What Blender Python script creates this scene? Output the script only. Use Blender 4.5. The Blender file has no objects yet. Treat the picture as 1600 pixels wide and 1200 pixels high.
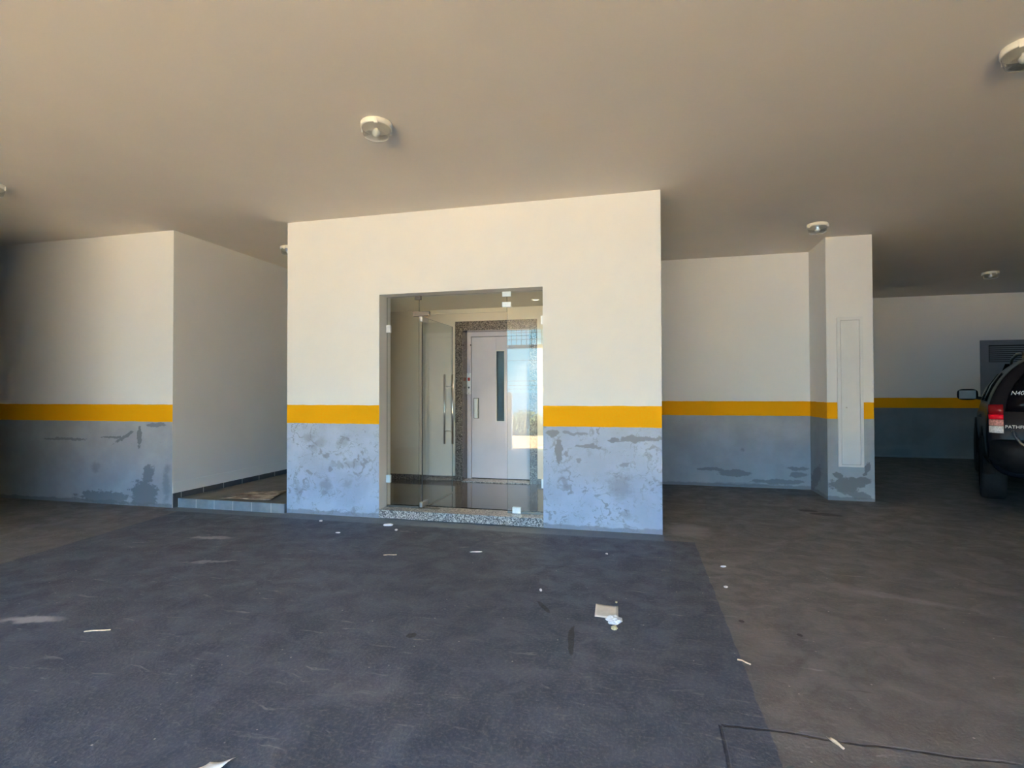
import bpy, bmesh, math, random
from mathutils import Vector, Matrix

random.seed(7)
S = bpy.context.scene
C = S.collection

# ------------------------------------------------------------------ camera
PITCH, ROLL, YAW, FPX, CAM_H = 0.0146, 0.0025, 0.2452, 850.26, 1.33
cam_data = bpy.data.cameras.new('camera')
cam_data.sensor_width = 36.0
cam_data.lens = FPX / 1600 * 36.0
cam_data.clip_start = 0.02
cam_data.clip_end = 60000
cam = bpy.data.objects.new('camera', cam_data)
C.objects.link(cam)
_h = Vector((-math.sin(YAW), math.cos(YAW), 0)); _r = Vector((math.cos(YAW), math.sin(YAW), 0)); _z = Vector((0, 0, 1))
_f = _h * math.cos(PITCH) + _z * math.sin(PITCH)
_u = _z * math.cos(PITCH) - _h * math.sin(PITCH)
_rr = _r * math.cos(ROLL) - _u * math.sin(ROLL)
_uu = _r * math.sin(ROLL) + _u * math.cos(ROLL)
cam.matrix_world = Matrix(((_rr.x, _uu.x, -_f.x, 0), (_rr.y, _uu.y, -_f.y, 0), (_rr.z, _uu.z, -_f.z, CAM_H), (0, 0, 0, 1)))
S.camera = cam

# ------------------------------------------------------------------ view, sky, sun
S.view_settings.view_transform = 'Standard'
S.view_settings.look = 'None'
S.view_settings.exposure = 1.52
S.view_settings.gamma = 1.0
S.view_settings.use_curve_mapping = False

SKY = 9.5
SUN = 108.0
world = bpy.data.worlds.new('sky')
S.world = world
world.use_nodes = True


class W:
    """a node socket with arithmetic"""
    def __init__(self, nt, s): self.nt, self.s = nt, s
    def _m(self, op, *others, clamp=False):
        n = self.nt.nodes.new('ShaderNodeMath'); n.operation = op; n.use_clamp = clamp
        self.nt.links.new(self.s, n.inputs[0])
        for i, o in enumerate(others):
            if isinstance(o, W): self.nt.links.new(o.s, n.inputs[i + 1])
            else: n.inputs[i + 1].default_value = o
        return W(self.nt, n.outputs[0])
    def __add__(self, o): return self._m('ADD', o)
    def __sub__(self, o): return self._m('SUBTRACT', o)
    def __mul__(self, o): return self._m('MULTIPLY', o)
    def __truediv__(self, o): return self._m('DIVIDE', o)
    def min(self, o): return self._m('MINIMUM', o)
    def max(self, o): return self._m('MAXIMUM', o)
    def abs(self): return self._m('ABSOLUTE')
    def pow(self, o): return self._m('POWER', o)
    def inv(self): return (self * -1.0) + 1.0
    def step(self, a, b, lo=0.0, hi=1.0):
        """lo at a, hi at b, smooth and clamped"""
        n = self.nt.nodes.new('ShaderNodeMapRange'); n.interpolation_type = 'SMOOTHSTEP'
        self.nt.links.new(self.s, n.inputs['Value'])
        if a > b: a, b, lo, hi = b, a, hi, lo
        n.inputs['From Min'].default_value = a; n.inputs['From Max'].default_value = b
        n.inputs['To Min'].default_value = lo; n.inputs['To Max'].default_value = hi
        return W(self.nt, n.outputs['Result'])


class Mat:
    def __init__(self, name):
        self.m = bpy.data.materials.new(name); self.m.use_nodes = True
        self.nt = self.m.node_tree
        self.b = self.nt.nodes['Principled BSDF']
        self.out = self.nt.nodes['Material Output']
    def node(self, t, **kw):
        n = self.nt.nodes.new(t)
        for k, v in kw.items(): setattr(n, k, v)
        return n
    def coord(self, kind='Object'):
        return self.node('ShaderNodeTexCoord').outputs[kind]
    def xyz(self, v):
        n = self.node('ShaderNodeSeparateXYZ'); self.nt.links.new(v, n.inputs[0])
        return [W(self.nt, o) for o in n.outputs]
    def vec(self, *c):
        n = self.node('ShaderNodeCombineXYZ')
        for i, o in enumerate(c):
            if isinstance(o, W): self.nt.links.new(o.s, n.inputs[i])
            else: n.inputs[i].default_value = o
        return n.outputs[0]
    def vadd(self, a, b):
        n = self.node('ShaderNodeVectorMath', operation='ADD')
        self.nt.links.new(a, n.inputs[0])
        if isinstance(b, tuple): n.inputs[1].default_value = b
        else: self.nt.links.new(b, n.inputs[1])
        return n.outputs[0]
    def vscale(self, a, sx, sy=None, sz=None):
        n = self.node('ShaderNodeVectorMath', operation='MULTIPLY')
        self.nt.links.new(a, n.inputs[0]); n.inputs[1].default_value = (sx, sx if sy is None else sy, sx if sz is None else sz)
        return n.outputs[0]
    def noise(self, v, scale, detail=4, rough=.55, dist=0.0, color=False):
        n = self.node('ShaderNodeTexNoise'); self.nt.links.new(v, n.inputs['Vector'])
        n.inputs['Scale'].default_value = scale; n.inputs['Detail'].default_value = detail
        n.inputs['Roughness'].default_value = rough; n.inputs['Distortion'].default_value = dist
        return n.outputs['Color'] if color else W(self.nt, n.outputs[0])
    def voronoi(self, v, scale, feature='F1', out='Distance'):
        n = self.node('ShaderNodeTexVoronoi', feature=feature); self.nt.links.new(v, n.inputs['Vector'])
        n.inputs['Scale'].default_value = scale
        return n.outputs[out]
    def mix(self, f, a, b):
        n = self.node('ShaderNodeMix', data_type='RGBA')
        if isinstance(f, W): self.nt.links.new(f.s, n.inputs['Factor'])
        else: n.inputs['Factor'].default_value = f
        for k, c in (('A', a), ('B', b)):
            s = [i for i in n.inputs if i.name == k and i.type == 'RGBA'][0]
            if isinstance(c, tuple): s.default_value = (*c, 1)
            else: self.nt.links.new(c, s)
        return [o for o in n.outputs if o.type == 'RGBA'][0]
    def blobs(self, v, lst, nz=None):
        """union of warped ellipses (u, v, ru, rv, degrees, weight): 0..1"""
        total = None
        for (u, w, ru, rv, ang, wt) in lst:
            mp = self.node('ShaderNodeMapping', vector_type='TEXTURE')
            self.nt.links.new(v, mp.inputs['Vector'])
            mp.inputs['Location'].default_value = (u, w, 0)
            mp.inputs['Rotation'].default_value = (0, 0, math.radians(ang))
            mp.inputs['Scale'].default_value = (ru, rv, 1)
            ln = self.node('ShaderNodeVectorMath', operation='LENGTH')
            self.nt.links.new(mp.outputs[0], ln.inputs[0])
            d = W(self.nt, ln.outputs['Value'])
            if nz is not None: d = d + nz
            k = d.step(*((1.1, .9) if wt > .7 else (1.35, .45))) * wt
            total = k if total is None else total.max(k)
        return total
    def warp(self, v, scale, amp):
        c = self.noise(v, scale, 3, color=True)
        n = self.node('ShaderNodeVectorMath', operation='SUBTRACT'); self.nt.links.new(c, n.inputs[0]); n.inputs[1].default_value = (.5, .5, .5)
        return self.vadd(v, self.vscale(n.outputs[0], amp, amp, 0))
    def base(self, c, rough=None, metal=None, spec=None):
        s = self.b.inputs['Base Color']
        if isinstance(c, tuple): s.default_value = (*c, 1)
        else: self.nt.links.new(c, s)
        if rough is not None:
            if isinstance(rough, W): self.nt.links.new(rough.s, self.b.inputs['Roughness'])
            else: self.b.inputs['Roughness'].default_value = rough
        if metal is not None: self.b.inputs['Metallic'].default_value = metal
        if spec is not None: self.b.inputs['Specular IOR Level'].default_value = spec
    def bump(self, h, strength=.2, dist=.01):
        n = self.node('ShaderNodeBump'); n.inputs['Strength'].default_value = strength; n.inputs['Distance'].default_value = dist
        self.nt.links.new(h.s, n.inputs['Height']); self.nt.links.new(n.outputs[0], self.b.inputs['Normal'])


def simple(name, c, rough=.5, metal=0.0, var=.08, scale=40, bump=0.0):
    M = Mat(name)
    v = M.coord(); n = M.noise(v, scale, 4)
    dark = tuple(x * (1 - var) for x in c); lite = tuple(min(1, x * (1 + var)) for x in c)
    M.base(M.mix(n.step(.3, .7), dark, lite), rough, metal)
    if bump: M.bump(n, bump, .004)
    return M.m


# sky: a clear blue gradient with a few clouds
_wn = world.node_tree
_bg = _wn.nodes['Background']


class _WM(Mat):
    def __init__(self): self.nt = _wn


_wm = _WM()
_dir = _wm.coord('Generated')
_x, _y, _zz = _wm.xyz(_dir)
_col = _wm.mix(_zz.step(0.11, .24), (.080, .225, .31), (.44, .79, 1.28))
_col = _wm.mix(_zz.step(.25, .8), _col, (.32, .53, .98))
_cl = _wm.noise(_wm.vscale(_dir, 1.6, 1.6, 5.0), 2.6, 6, .6, .4)
_col = _wm.mix(_cl.step(.5, .68) * _zz.step(.015, .05) * .6, _col, (.30, .36, .40))
_wn.links.new(_col, _bg.inputs['Color'])
_bg.inputs['Strength'].default_value = SKY

sun_data = bpy.data.lights.new('sun', 'SUN')
sun_data.energy = SUN
sun_data.angle = math.radians(.53)
sun_data.color = (1.0, .93, .82)
sun = bpy.data.objects.new('sun', sun_data); C.objects.link(sun)
sun.rotation_euler = Vector((.48, -.30, -.82)).to_track_quat('-Z', 'Y').to_euler()
sun.location = (-20, 12, 40)

# the garage entrance as a light portal (gives off nothing itself; guides sampling of the sky)
OPEN_X0, OPEN_X1, OPEN_Y, OPEN_Z = -5.1, 2.1, -5.0, 3.22
RAMP_Z = -.52                     # the drive falls towards the entrance
pd = bpy.data.lights.new('entrance_portal', 'AREA')
pd.shape = 'RECTANGLE'; pd.size = OPEN_X1 - OPEN_X0; pd.size_y = OPEN_Z - RAMP_Z
pd.cycles.is_portal = True
po = bpy.data.objects.new('entrance_portal', pd); C.objects.link(po)
po.location = ((OPEN_X0 + OPEN_X1) / 2, OPEN_Y - .33, (OPEN_Z + RAMP_Z) / 2)
po.rotation_euler = (math.radians(90), 0, 0)


# ------------------------------------------------------------------ mesh helpers
def box(bm, x0, x1, y0, y1, z0, z1, mi=0):
    vs = [bm.verts.new((x, y, z)) for x in (x0, x1) for y in (y0, y1) for z in (z0, z1)]
    fs = []
    for f in ((0, 1, 3, 2), (4, 6, 7, 5), (0, 4, 5, 1), (2, 3, 7, 6), (0, 2, 6, 4), (1, 5, 7, 3)):
        fc = bm.faces.new([vs[i] for i in f]); fc.material_index = mi; fs.append(fc)
    return vs, fs


def lathe(bm, prof, seg=32, centre=(0, 0, 0), cap0=True, cap1=True, mi=0):
    rings = []
    for r, z in prof:
        rings.append([bm.verts.new((centre[0] + r * math.cos(2 * math.pi * i / seg), centre[1] + r * math.sin(2 * math.pi * i / seg), centre[2] + z)) for i in range(seg)])
    for a, b in zip(rings, rings[1:]):
        for i in range(seg):
            f = bm.faces.new((a[i], a[(i + 1) % seg], b[(i + 1) % seg], b[i])); f.material_index = mi; f.smooth = True
    if cap0: bm.faces.new(rings[0][::-1]).material_index = mi
    if cap1: bm.faces.new(rings[-1]).material_index = mi
    return rings


def tube(bm, pts, r, seg=10, mi=0):
    pts = [Vector(p) for p in pts]
    rings = []
    for i, p in enumerate(pts):
        d = (pts[min(i + 1, len(pts) - 1)] - pts[max(i - 1, 0)]).normalized()
        a = d.orthogonal().normalized() if abs(d.z) > .9 else d.cross(Vector((0, 0, 1))).normalized()
        b = d.cross(a)
        rings.append([bm.verts.new(p + r * (math.cos(2 * math.pi * k / seg) * a + math.sin(2 * math.pi * k / seg) * b)) for k in range(seg)])
    for a, b in zip(rings, rings[1:]):
        for k in range(seg):
            f = bm.faces.new((a[k], a[(k + 1) % seg], b[(k + 1) % seg], b[k])); f.material_index = mi; f.smooth = True
    bm.faces.new(rings[0][::-1]).material_index = mi; bm.faces.new(rings[-1]).material_index = mi


def obj(name, bm, mats, parent=None, bevel=0.0, smooth=False, keep=None):
    bmesh.ops.recalc_face_normals(bm, faces=bm.faces)
    me = bpy.data.meshes.new(name); bm.to_mesh(me); bm.free()
    for m in (mats if isinstance(mats, (list, tuple)) else [mats]): me.materials.append(m)
    if smooth:
        for p in me.polygons: p.use_smooth = True
    o = bpy.data.objects.new(name, me); C.objects.link(o)
    if parent: o.parent = parent
    if bevel:
        b = o.modifiers.new('bevel', 'BEVEL'); b.width = bevel; b.segments = 2; b.limit_method = 'ANGLE'; b.angle_limit = math.radians(40)
    return o


def tag(o, label=None, cat=None, group=None, kind=None):
    if label: o['label'] = label
    if cat: o['category'] = cat
    if group: o['group'] = group
    if kind: o['kind'] = kind
    return o


def empty(name, loc=(0, 0, 0), rz=0.0):
    o = bpy.data.objects.new(name, None); C.objects.link(o)
    o.location = loc; o.rotation_euler = (0, 0, rz); o.empty_display_size = .1
    return o


def boxes(name, lst, mats, parent=None, bevel=0.0):
    bm = bmesh.new()
    for b in lst: box(bm, *b)
    return obj(name, bm, mats, parent, bevel)


# ------------------------------------------------------------------ dimensions
HC = 3.2226                       # ceiling height
S0, S1 = .9916, 1.1936            # yellow stripe
YA, XA = 5.1648, -5.346           # left wall block
YB, XB0, XB1 = 5.2612, -3.8932, .1224   # centre block with the glass entrance
YC = 8.132                        # recessed wall on the right
YP, XP0, XP1 = 7.4098, 2.1256, 2.6325   # pillar
YF = 12.506                       # far wall
DX0, DX1, DZ0, DZ1 = -2.77, -1.003, .09, 2.368  # entrance opening
LF = .09                          # lobby floor
LY = 7.2                          # lobby back wall
LC = 2.49                         # lobby ceiling

BL_A = [(-6.945, 0.765, 0.333, 0.019, 0, .8), (-6.211, 0.798, 0.163, 0.015, 0, 1), (-6.048, 0.804, 0.19, 0.023, 28, 1), (-5.821, 0.816, 0.033, 0.128, 0, 1), (-5.58, 0.955, 0.156, 0.026, 0, 0.8), (-6.49, 0.441, 0.078, 0.062, 0, 0.5), (-6.349, 0.078, 0.417, 0.084, 0, 0.9), (-5.749, 0.142, 0.214, 0.165, 0, 1), (-5.686, 0.384, 0.083, 0.12, -35, 0.9), (-5.428, 0.282, 0.055, 0.259, 0, 0.6)]
BL_B = [(-3.4, .649, .047, .03, 40, .75), (-3.352, .491, .022, .041, -20, .8), (-3.399, .33, .075, .085, 0, .65), (-3.42, .245, .047, .034, 0, .65), (-3.62, .83, .10, .05, 15, .5), (-3.5, .76, .12, .05, 30, .45), (-3.2, .8, .10, .06, 30, .5), (-3.1, .56, .13, .05, 0, .5), (-3.16, .35, .06, .05, 20, .5), (-3.75, .25, .04, .10, 10, .4), (-.905, .925, .076, .035, 0, 1), (-.849, .745, .036, .145, 0, 1), (-.70, .925, .13, .02, 0, .8), (-.576, .804, .13, .022, 0, .9), (-.333, .874, .054, .024, 10, 1), (-.078, .884, .218, .027, 3, .95), (-.269, .439, .13, .14, 0, .6), (-.65, .664, .031, .022, 30, .75), (-.774, .729, .02, .025, 30, .75), (-.214, .64, .05, .022, 30, .75), (-.794, .443, .03, .07, 30, .6), (-.211, .158, .06, .04, 0, .5)]
BL_C = [(0.843, 0.236, 0.17, 0.027, 0, 0.9), (1.155, 0.183, 0.199, 0.054, 0, 0.9), (1.953, 0.28, 0.144, 0.026, 0, 0.9), (1.976, 0.194, 0.119, 0.035, 0, 0.9), (1.72, 0.089, 0.368, 0.035, 0, 0.9), (1.262, 0.036, 0.498, 0.027, 0, 0.6), (1.274, 0.516, 0.033, 0.027, 0, 0.6)]
BL_P = [(2.324, 0.197, 0.2, 0.1, 0, 1), (2.483, 0.241, 0.122, 0.046, 10, 1), (2.553, 0.39, 0.034, 0.1, -20, 1), (2.447, 0.078, 0.17, 0.046, -8, 0.9), (2.241, 0.302, 0.056, 0.047, 0, 1)]

# ------------------------------------------------------------------ wall paints
WHITE = (.87, .85, .815)


def painted_wall(name, blobs, wash, repaint, axis='x', smudge=0.0, yellow=(.84, .385, .002)):
    """white above, a yellow stripe, grey below with repainted patches and scuffs"""
    M = Mat(name)
    v = M.coord(); x, y, z = M.xyz(v)
    u = x if axis == 'x' else y
    p = M.vec(u, z, 0.0)
    wob = M.noise(p, 6, 3)
    zz = z + (wob - .5) * .014
    pw = M.warp(M.warp(p, 9, .06 if not smudge else .09), 30, .03)
    blot = M.noise(p, 2.2, 5, .6)
    grey = M.mix(blot.step(.35, .7), tuple(c * .9 for c in wash), tuple(c * 1.08 for c in wash))
    fine = M.noise(M.vscale(p, 1, 1.6, 1), 26, 5, .6)
    grey = M.mix(fine.step(.62, .75) * .35, grey, repaint)
    if smudge:
        w2 = M.warp(p, 5, .5)
        a = M.noise(w2, 11, 6, .66, .6).step(.52, .62); b = M.noise(p, 2.3, 3).step(.36, .56)
        grey = M.mix(a * b * smudge, grey, repaint)
        c = M.noise(M.warp(M.vadd(p, (3.1, 1.7, 0)), 12, .25), 17, 4, .6).step(.63, .68) * M.noise(p, 3.3, 2).step(.45, .6)
        grey = M.mix(c * smudge * 1.1, grey, tuple(q * .8 for q in repaint))
    if blobs: grey = M.mix(M.blobs(pw, blobs, (M.noise(M.vscale(p, 1, 1.5, 1), 8, 5, .68) - .47) * 2.1), grey, repaint)
    # a strip of the repaint colour runs along the foot of the wall
    foot = (z + (M.noise(p, 7, 4, .6) - .5) * .08).step(.05, .035)
    grey = M.mix(foot * .7, grey, tuple(q * .85 for q in repaint))
    yel = M.mix(M.noise(p, 60, 3).step(.3, .75), yellow, (yellow[0] * .97, yellow[1] * 1.08, yellow[2] + .006))
    white = M.mix(M.noise(p, 1.5, 4).step(.3, .7), tuple(c * .975 for c in WHITE), WHITE)
    drip = M.noise(M.vscale(p, 60, 2.5, 1), 1, 3).step(.72, .8) * M.noise(p, 1.3, 2).step(.56, .66) * z.step(1.5, 1.2)
    white = M.mix(drip * .25, white, (.45, .40, .33))
    col = M.mix(zz.step(S1 - .002, S1 + .002), yel, white)
    col = M.mix(zz.step(S0 + .002, S0 - .002), col, grey)
    M.base(col, .78, 0, .12)
    M.bump(M.noise(v, 90, 3), .12, .003)
    return M.m


GREY_DK = (.205, .25, .275)
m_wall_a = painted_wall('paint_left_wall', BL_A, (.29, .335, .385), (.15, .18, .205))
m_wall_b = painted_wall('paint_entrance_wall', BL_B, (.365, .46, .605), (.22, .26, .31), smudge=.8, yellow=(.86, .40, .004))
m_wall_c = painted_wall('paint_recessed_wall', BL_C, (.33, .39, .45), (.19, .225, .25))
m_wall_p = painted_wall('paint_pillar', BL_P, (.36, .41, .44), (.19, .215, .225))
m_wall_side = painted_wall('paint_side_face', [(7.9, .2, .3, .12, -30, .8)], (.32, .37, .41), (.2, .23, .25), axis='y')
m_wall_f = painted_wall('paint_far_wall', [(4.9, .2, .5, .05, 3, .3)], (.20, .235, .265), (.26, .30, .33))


def plaster(name, c, bump=.1):
    M = Mat(name)
    v = M.coord()
    n = M.noise(v, 1.2, 5, .55)
    col = M.mix(n.step(.3, .7), tuple(q * .965 for q in c), c)
    M.base(col, .8, 0, .25)
    M.bump(M.noise(v, 110, 3), bump, .003)
    return M.m


m_plain = plaster('white_plaster', WHITE)
m_lobby = plaster('cream_plaster', (.90, .84, .71))
m_ceiling = plaster('ceiling_paint', (.81, .75, .68), .2)


# floor
def floor_mat():
    M = Mat('garage_concrete')
    v = M.coord(); x, y, z = M.xyz(v)
    p = M.vec(x, y, 0.0)
    edge = (M.noise(p, 5, 4, .6) - .5) * .035
    xr = (y * -.0225 + .503) - x + edge
    xl = x - (y * -.125 - 4.5) + edge
    yy = (y * -1.0) + 5.06 + edge
    inside = xr.step(-.004, .004) * yy.step(-.01, .01) * xl.step(-.02, .02)
    big = M.noise(p, .9, 6, .6)
    mid = M.noise(M.warp(p, 2.5, .5), 4.5, 7, .66)
    finer = M.noise(p, 60, 4, .6)
    drive = M.mix(mid.step(.3, .72), (.032, .048, .078), (.072, .098, .144))
    drive = M.mix(big.step(.35, .65) * .5, drive, (.053, .074, .108))
    side = M.mix(mid.step(.3, .72), (.084, .089, .096), (.158, .161, .166))
    side = M.mix(big.step(.4, .7) * .5, side, (.118, .122, .128))
    strip_m = (y * 1.0 + edge - 5.03).step(-.01, .01) * (x * -1.0 + .14).step(0, .02) * (x + 5.35).step(0, .02)
    col = M.mix(inside, side, drive)
    col = M.mix(strip_m * .85, col, (.125, .175, .22))
    col = M.mix(finer.step(.45, .72) * .26, col, (.20, .215, .235))
    # pale scuffs drawn out in short strokes
    for k, (ang, sc) in enumerate(((18, 3.0), (-25, 4.2), (62, 3.6))):
        mp = M.node('ShaderNodeMapping', vector_type='POINT')
        M.nt.links.new(M.warp(p, 3, .15), mp.inputs['Vector'])
        mp.inputs['Rotation'].default_value = (0, 0, math.radians(ang)); mp.inputs['Scale'].default_value = (1.0, 7.0, 1); mp.inputs['Location'].default_value = (k * 3.3, k * 5.1, 0)
        s = M.noise(mp.outputs[0], sc, 6, .68).step(.60, .70) * M.noise(M.vadd(p, (k * 7.0, 2.0, 0)), .8, 3).step(.42, .62)
        col = M.mix(s * .55, col, (.30, .31, .33))
    mp = M.node('ShaderNodeMapping', vector_type='POINT'); M.nt.links.new(p, mp.inputs['Vector']); mp.inputs['Scale'].default_value = (3.0, 3.0, 1)
    grit = W(M.nt, M.voronoi(mp.outputs[0], 4.0)).step(.07, .03) * M.noise(p, 2.1, 2).step(.42, .55)
    col = M.mix(grit * .7, col, (.5, .5, .48))
    dark = M.noise(M.vadd(p, (9.0, 4.0, 0)), 3.2, 5, .6).step(.66, .76)
    col = M.mix(dark * .4, col, (.07, .07, .075))
    pw = M.warp(p, 6, .05)
    stains = M.blobs(pw, [(-1.263, 2.771, .024, .032, 0, .8), (-.634, 3.335, .016, .10, 35, .75), (-.407, 2.93, .016, .17, 6, .75), (1.714, 6.693, .10, .06, -10, .8), (1.847, 6.53, .16, .07, -10, .8), (.522, 3.40, .014, .02, 0, .8), (.793, 3.28, .013, .02, 0, .8), (3.2, 5.2, .35, .10, 20, .4)])
    col = M.mix(stains, col, (.018, .018, .022))
    pale = M.blobs(M.warp(p, 14, .12), [(-3.539, 2.431, .19, .05, 15, .6), (-3.899, 4.194, .2, .045, 10, .5), (-3.35, 3.6, .2, .03, 20, .4), (.35, 5.5, .22, .25, 0, .35), (-1.25, 2.25, .25, .12, 0, .06), (1.6, 4.0, .35, .05, -20, .2)])
    col = M.mix(pale, col, (.42, .43, .45))
    # a raised seam and cracks near the camera
    seam_y = ((y + (M.noise(p, 4, 4) - .5) * .07) - 2.33).abs().step(.010, .002) * (x - .272).step(0, .01) * (x * -1 + 1.4).step(0, .3)
    seam_x = ((x + (M.noise(p, 7, 4) - .5) * .03) - .272).abs().step(.010, .003) * ((y * -1) + 2.33).step(0, .01)
    crack = ((y + (M.noise(p, 3, 4) - .5) * .12) - 2.72).abs().step(.006, .001) * (x - .45).step(0, .02) * (x * -1 + 1.1).step(0, .2) * M.noise(p, 9, 2).step(.42, .55)
    lines = seam_y.max(seam_x * .8).max(crack) * M.noise(p, 14, 4, .7).step(.30, .58, .35, 1.0)
    col = M.mix(lines * .7, col, (.03, .03, .034))
    r = mid.step(.3, .8, .62, .46)
    M.base(col, r, 0, .22)
    M.bump(finer * .35 + mid * .9 - lines * .9, .45, .014)
    return M.m


m_floor = floor_mat()


def granite(name, dark, mid, lite, rough=.2, scale=95):
    M = Mat(name)
    v = M.coord()
    n = M.node('ShaderNodeTexVoronoi'); M.nt.links.new(v, n.inputs['Vector']); n.inputs['Scale'].default_value = scale
    s = M.node('ShaderNodeSeparateXYZ'); M.nt.links.new(n.outputs['Color'], s.inputs[0])
    a = W(M.nt, s.outputs[0]); b = W(M.nt, s.outputs[1])
    col = M.mix(a.step(.48, .52), dark, mid)
    col = M.mix(b.step(.66, .7), col, lite)
    M.base(col, rough)
    return M.m


m_granite = granite('speckled_granite', (.045, .040, .037), (.13, .115, .102), (.33, .30, .265), .25, 150)
m_sill = granite('pale_speckled_granite', (.09, .09, .095), (.27, .27, .27), (.52, .52, .50), .35, 100)
m_granite_dark = granite('polished_dark_granite', (.05, .042, .038), (.085, .07, .06), (.14, .115, .10), .06, 120)


def tiles(name, c0, c1, grout, sx, sy, rough, ox=0.0, oy=0.0, gw=.006):
    M = Mat(name)
    v = M.coord(); x, y, z = M.xyz(v)
    def line(t, s, o):
        f = ((t + o) / s)._m('FRACT')
        return (f - .5).abs().step(.5 - gw / s, .5 - gw / s * .6)
    g = line(x, sx, ox).max(line(y, sy, oy))
    n = M.noise(v, 3.5, 5, .6)
    col = M.mix(n.step(.3, .7), c0, c1)
    col = M.mix(g, col, grout)
    M.base(col, rough)
    return M.m


m_lobby_floor = tiles('polished_dark_tiles', (.060, .050, .043), (.10, .085, .072), (.035, .03, .027), .6, .6, .09, .1, .25)
m_corr_floor = tiles('brown_grey_tiles', (.10, .092, .08), (.15, .138, .12), (.20, .19, .17), .25, .25, .5, .06, .12)


def tile_row(name, c0, c1, axis, pitch, off):
    M = Mat(name)
    v = M.coord(); x, y, z = M.xyz(v)
    t = x if axis == 'x' else y
    f = (((t + off) / pitch)._m('FRACT') - .5).abs().step(.484, .49)
    n = M.noise(v, 6, 5, .6)
    M.base(M.mix(f, M.mix(n.step(.3, .7), c0, c1), (.55, .56, .56)), .45)
    return M.m


m_kerb_tile = tile_row('grey_kerb_tiles', (.16, .20, .235), (.24, .29, .33), 'x', .25, .06)
m_skirt_tile = tile_row('dark_skirting_tiles', (.06, .068, .078), (.085, .095, .105), 'y', .33, .0)

# metals, plastics, glass
m_steel = simple('brushed_steel', (.62, .60, .57), .28, 1.0, .05, 200)
m_steel_dark = simple('dark_steel', (.17, .155, .14), .38, 1.0, .05, 200)
m_steel_white = simple('pale_metal_plate', (.85, .85, .83), .3, .25, .03, 60)
m_lift_paint = simple('lilac_grey_enamel', (.70, .665, .71), .38, 0, .03, 3)
m_white_paint = simple('white_enamel', (.80, .79, .765), .45, 0, .02, 5)
m_black = simple('black_rubber', (.012, .012, .013), .7, 0, .2, 60)
m_red = simple('red_button', (.55, .05, .04), .35)
m_grey_btn = simple('grey_button', (.16, .16, .18), .35)
m_cream_plastic = simple('cream_plastic', (.88, .83, .72), .4, 0, .02, 20)
m_grey_door = simple('grey_door_paint', (.20, .215, .25), .5, 0, .04, 8)
m_seal = simple('dark_brown_seal', (.045, .035, .03), .5)
m_dark = simple('dark_recess', (.02, .02, .022), .8)
m_bulb = simple('frosted_bulb', (.88, .87, .84), .25)


def pane_mat(name, tint, refl=1.0, rough=0.0):
    """a thin clear pane: tinted see-through with mirror reflection that grows at glancing angles"""
    M = Mat(name); M.nt.nodes.remove(M.b)
    g = M.node('ShaderNodeNewGeometry')
    d = M.node('ShaderNodeVectorMath', operation='DOT_PRODUCT')
    M.nt.links.new(g.outputs['Normal'], d.inputs[0]); M.nt.links.new(g.outputs['Incoming'], d.inputs[1])
    c = W(M.nt, d.outputs['Value']).abs()
    fr = (c.inv().pow(5.0) * .96 + .04) * refl
    t = M.node('ShaderNodeBsdfTransparent'); t.inputs[0].default_value = (*tint, 1)
    gl = M.node('ShaderNodeBsdfGlossy'); gl.inputs['Roughness'].default_value = rough
    mx = M.node('ShaderNodeMixShader')
    M.nt.links.new(fr.s, mx.inputs[0]); M.nt.links.new(t.outputs[0], mx.inputs[1]); M.nt.links.new(gl.outputs[0], mx.inputs[2])
    M.nt.links.new(mx.outputs[0], M.out.inputs[0])
    return M.m


m_pane = pane_mat('clear_glass', (.975, .99, .98), 1.05)
m_edge = simple('glass_edge', (.10, .14, .12), .15)
m_globe = pane_mat('ribbed_clear_glass', (.84, .84, .82), 2.6, .1)


def pane(name, x0, x1, y0, y1, z0, z1, parent, thin='y'):
    bm = bmesh.new(); vs, fs = box(bm, x0, x1, y0, y1, z0, z1)
    bm.normal_update()
    for f in fs:
        n = f.calc_center_median() - Vector(((x0 + x1) / 2, (y0 + y1) / 2, (z0 + z1) / 2))
        k = 1 if thin == 'y' else 0
        f.material_index = 0 if abs(n[k]) > 1e-6 and abs(n[1 - k]) < 1e-6 and abs(n[2]) < 1e-6 else 1
    return obj(name, bm, [m_pane, m_edge], parent)


# ------------------------------------------------------------------ setting: shell
XL, XR = -9.6, 9.2
st = lambda o, l, c: tag(o, l, c, kind='structure')
bm = bmesh.new()
_fp = [(15.5, 0.0), (-1.3, 0.0), (OPEN_Y - .3, RAMP_Z)]
_top = [[bm.verts.new((x, y, z)) for x in (XL - .2, XR + .2)] for y, z in _fp]
_bot = [[bm.verts.new((x, y, -.9)) for x in (XL - .2, XR + .2)] for y, z in _fp]
for i in range(2):
    bm.faces.new((_top[i][0], _top[i][1], _top[i + 1][1], _top[i + 1][0])); bm.faces.new((_bot[i][0], _bot[i + 1][0], _bot[i + 1][1], _bot[i][1]))
    for k in (0, 1): bm.faces.new((_top[i][k], _top[i + 1][k], _bot[i + 1][k], _bot[i][k]))
for i in (0, 2): bm.faces.new((_top[i][0], _top[i][1], _bot[i][1], _bot[i][0]))
st(obj('floor', bm, m_floor), 'grey concrete garage floor with a bluish drive strip and scuffs', 'floor')
st(boxes('ceiling', [(XL - .2, XR + .2, OPEN_Y - .3, 15.5, HC, HC + .35)], m_ceiling), 'flat beige painted ceiling over the whole garage', 'ceiling')

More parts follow.
